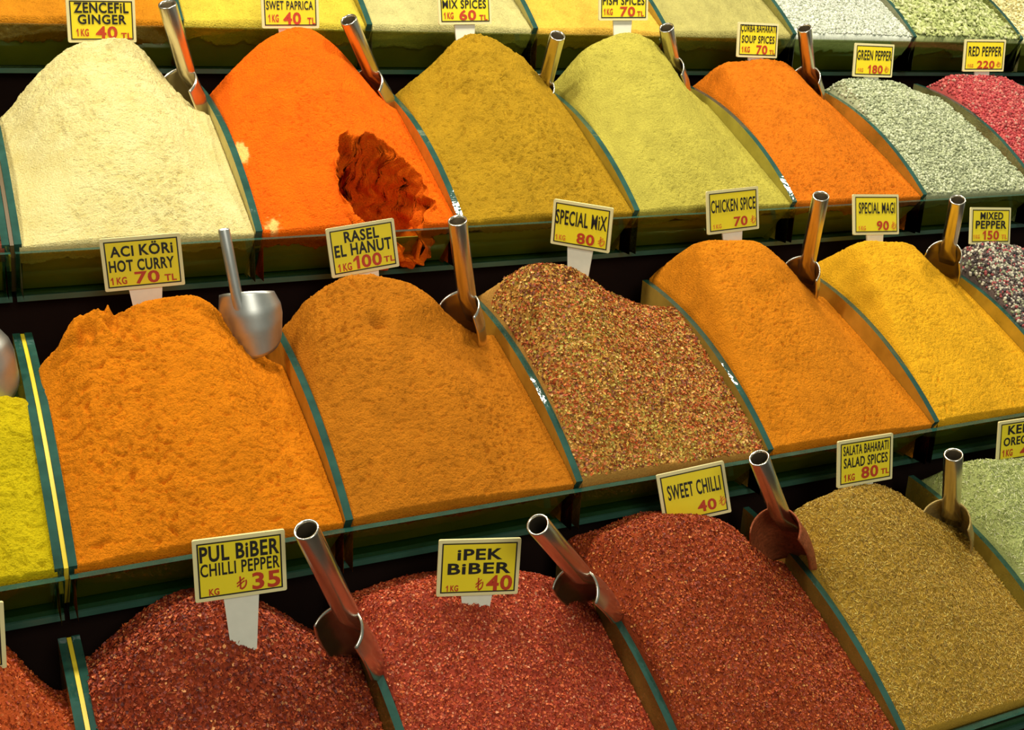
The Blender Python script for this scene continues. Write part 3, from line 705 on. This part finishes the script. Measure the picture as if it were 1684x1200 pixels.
price_sign(1, 4.359, .98, .865, .036, -.266, .050, .339, .221, 'yellow sign reading SPECIAL MAGI 90 over the golden yellow heap',
           [('SPECIAL MAGI', .11, .91, .20, .48)], [('90', .50, .77, .66, .90)], [('1 KG', .10, .26, .78, .89)], [('₺', .82, .94, .68, .88)], lighter=True)
price_sign(1, 5.264, .98, .753, .001, -.228, .053, .327, .215, 'yellow sign reading MIXED PEPPER 150 TL at the right edge',
           [('MIXED', .23, .80, .13, .33), ('PEPPER', .12, .89, .36, .58)], [('1', .30, .38, .63, .88), ('50', .42, .71, .63, .88)], [('1 KG', .07, .23, .74, .85)], [('TL', .77, .92, .74, .86)], lighter=True)
price_sign(0, .487, .78, .933, -.107, -.065, -.013, .310, .228, 'large yellow sign reading PUL BİBER CHILLI PEPPER 35 in the dark red flakes',
           [('PUL BiBER', .07, .93, .11, .37), ('CHILLI PEPPER', .07, .93, .39, .60)], [('35', .62, .93, .63, .91)], [('KG', .15, .26, .80, .91)], [('₺', .45, .57, .66, .88)], stake=.25, stake_w=.125, taper=.7)
price_sign(0, 1.403, .80, .735, -.254, -.067, .028, .318, .232, 'yellow sign reading İPEK BİBER 40 in the bright red flakes',
           [('iPEK', .23, .78, .16, .36), ('BiBER', .12, .89, .41, .61)], [('40', .60, .92, .64, .92)], [('1 KG', .11, .26, .80, .91)], [('₺', .47, .57, .68, .91)], stake=.12, stake_w=.13, taper=.75)
price_sign(0, 2.512, .98, .780, -.340, -.157, -.215, .303, .236, 'tilted yellow sign reading SWEET CHILLI 40 over the brownish red heap',
           [('SWEET CHILLI', .12, .90, .24, .53)], [('40', .52, .80, .65, .87)], [('1 KG', .13, .30, .82, .93)], [('₺', .84, .95, .64, .84)], stake_w=.12, lighter=True)
price_sign(0, 3.417, .92, .826, -.049, -.172, -.017, .315, .220, 'yellow sign reading SALATA BAHARATI SALAD SPICES 80 TL',
           [('SALATA BAHARATI', .09, .91, .12, .33), ('SALAD SPICES', .10, .90, .38, .60)], [('80', .42, .73, .62, .88)], [('1 KG', .11, .30, .73, .88)], [('TL', .78, .93, .73, .85)], stake_w=.115)
price_sign(0, 4.502, .95, .770, -.108, -.128, -.035, .338, .216, 'yellow sign reading KEKİK OREGANO at the right edge',
           [('KEKiK', .17, .80, .12, .34), ('OREGANO', .10, .90, .40, .61)], [('40', .42, .73, .64, .92)], KG(.09, .28), [('TL', .77, .93, .76, .90)], stake_w=.12)
price_sign(0, -.392, .85, .803, -.028, -.043, .041, .260, .236, 'yellow sign cut off by the bottom left edge, only its right border showing',
           [], [('30', .42, .72, .64, .90)], [], [], stake=.25)

# ------------------------------------------------------------------ scoops
def scoop(row, J, ax, hl, nrm, label, R=0.115, L=0.36, r=0.043, mat=None, spread=100, top_drop=0.05, bowl_mat=None):
    mat = mat or M_STEEL
    J = np.array(J); a = np.array(ax, float); a /= np.linalg.norm(a)
    n = np.array(nrm, float); n -= a * (n @ a); n /= np.linalg.norm(n); s = np.cross(a, n)
    base = wp(row, J - a * L)
    e = empty('scoop', base)
    tag(e, label, 'scoop', 'metal scoops stuck in the spices')
    # hollow tube handle, flattened where it meets the bowl
    seg = 28; V, Fc = [], []
    rings = [(-0.16, .40, .0), (-0.10, .62, .0), (-0.03, .92, 0), (0.02, 1, 0), (hl * .5, 1, 0), (hl - .004, 1, 0), (hl, .97, 0), (hl, .84, 0), (hl - .01, .80, 0), (hl * .3, .80, 0), (0.02, .7, 0)]
    for (t, k, _) in rings:
        for i in range(seg):
            th = 2 * math.pi * i / seg
            flat = 1.0 if t >= 0.0 else max(0.25, 1 + t * 5.5)
            wide = 1.0 if t >= 0.0 else 1.0 + min(.5, -t * 4)
            V.append(J + a * t + n * (r * k * math.sin(th) * flat - r * (1 - flat) * 0.8) + s * r * min(1.0, k + (.0 if t >= 0 else .35)) * wide * math.cos(th) * (1 if t >= 0 else .9))
    for j in range(len(rings) - 1):
        for i in range(seg):
            Fc.append((j * seg + i, j * seg + (i + 1) % seg, (j + 1) * seg + (i + 1) % seg, (j + 1) * seg + i))
    Fc.append(tuple(range(seg - 1, -1, -1)))
    Fc.append(tuple((len(rings) - 1) * seg + i for i in range(seg)))
    mesh_np('handle', wp(row, np.array(V)), Fc, mat, e, base)
    # trough-shaped bowl: curved sheet with real thickness
    nu, nv = 33, 20; th = 0.007
    sp = J - n * r * 1.02
    def surf(u, v, off):
        ang = math.radians(spread) * u
        t0 = top_drop * (1 - math.cos(ang)) * .6 - .02; t1 = L * (1 - 0.35 * abs(u) ** 3)
        t = t0 + (t1 - t0) * v
        rr = R * (0.86 + 0.14 * min(1, v * 3)) * (1 - 0.10 * max(0, v - .6) / .4) - off
        c = sp + n * R
        return c - a * t - n * rr * math.cos(ang) + s * rr * math.sin(ang)
    V, Fc = [], []
    for off in (0, th):
        for j in range(nv):
            for i in range(nu): V.append(surf(-1 + 2 * i / (nu - 1), j / (nv - 1), off))
    K = nu * nv
    I = lambda l, j, i: l * K + j * nu + i
    for j in range(nv - 1):
        for i in range(nu - 1):
            Fc.append((I(0, j, i), I(0, j, i + 1), I(0, j + 1, i + 1), I(0, j + 1, i)))
            Fc.append((I(1, j, i), I(1, j + 1, i), I(1, j + 1, i + 1), I(1, j, i + 1)))
    for i in range(nu - 1):
        Fc.append((I(0, 0, i), I(1, 0, i), I(1, 0, i + 1), I(0, 0, i + 1))); Fc.append((I(0, nv - 1, i), I(0, nv - 1, i + 1), I(1, nv - 1, i + 1), I(1, nv - 1, i)))
    for j in range(nv - 1):
        Fc.append((I(0, j, 0), I(0, j + 1, 0), I(1, j + 1, 0), I(1, j, 0))); Fc.append((I(0, j, nu - 1), I(1, j, nu - 1), I(1, j + 1, nu - 1), I(0, j + 1, nu - 1)))
    o = mesh_np('bowl', wp(row, np.array(V)), Fc, bowl_mat or mat, e, base)
    if bowl_mat: o['label'] = 'bowl coated with clinging spice dust'
    return e
LF = (-0.85, -0.5, 0)
scoop(2, (.924, .93, .612), (-.285, -.358, .889), .374, LF, 'steel scoop between the cream ginger and the orange paprika')
scoop(2, (1.880, .95, .613), (-.494, -.367, .788), .355, LF, 'steel scoop between the orange paprika and the mustard brown heap')
scoop(2, (2.906, .95, .572), (-.123, -.561, .818), .327, LF, 'steel scoop between the mustard brown and the olive yellow heap')
scoop(2, (3.743, .95, .695), (-.492, -.348, .798), .242, LF, 'steel scoop handle showing behind the right side of the olive yellow heap')
scoop(2, (4.810, 1.0, .638), (-.500, -.320, .805), .328, LF, 'steel scoop between the soup spices and the green peppercorns')
scoop(1, (.773, .85, .719), (-.132, .134, .982), .288, (.55, .80, 0), 'scoop with its rounded grey back showing, right of the hot curry heap', r=.024, R=.135, L=.27, mat=M_GREY)
scoop(1, (1.830, .85, .628), (-.270, -.276, .923), .427, LF, 'steel scoop between the brownish orange heap and the speckled mix')
scoop(1, (3.850, .9, .645), (-.263, -.373, .890), .449, LF, 'steel scoop between the chicken spice and the golden yellow heap')
scoop(1, (4.870, .9, .672), (-.371, -.360, .856), .352, LF, 'steel scoop between the golden yellow heap and the mixed peppercorns')
scoop(1, (-.33, .80, .64), (-.30, .1, .93), .40, (.35, .9, 0), 'grey scoop bowl at the left edge on the lemon yellow powder', R=.16, L=.30, mat=M_GREY)
scoop(0, (.853, .72, .690), (-.382, -.298, .875), .518, LF, 'steel scoop right of the dark red chilli flakes, nearest the bottom edge')
scoop(0, (1.787, .68, .686), (-.610, -.338, .717), .487, LF, 'steel scoop between the two red flake heaps of the front tray')
scoop(0, (2.806, .75, .737), (-.537, -.162, .828), .388, LF, 'steel scoop right of the sweet chilli sign', R=.13, bowl_mat=solid('red_dusted_steel', (0.30, 0.075, 0.025), 0.55, 0.4, 0.7, 260, 0.3, 0.0012))
scoop(0, (3.895, .8, .566), (-.383, -.212, .899), .355, LF, 'steel scoop between the salad spices and the oregano', R=.13, bowl_mat=solid('tan_dusted_steel', (0.42, 0.30, 0.10), 0.5, 0.5, 0.5, 240, 0.3, 0.0008))
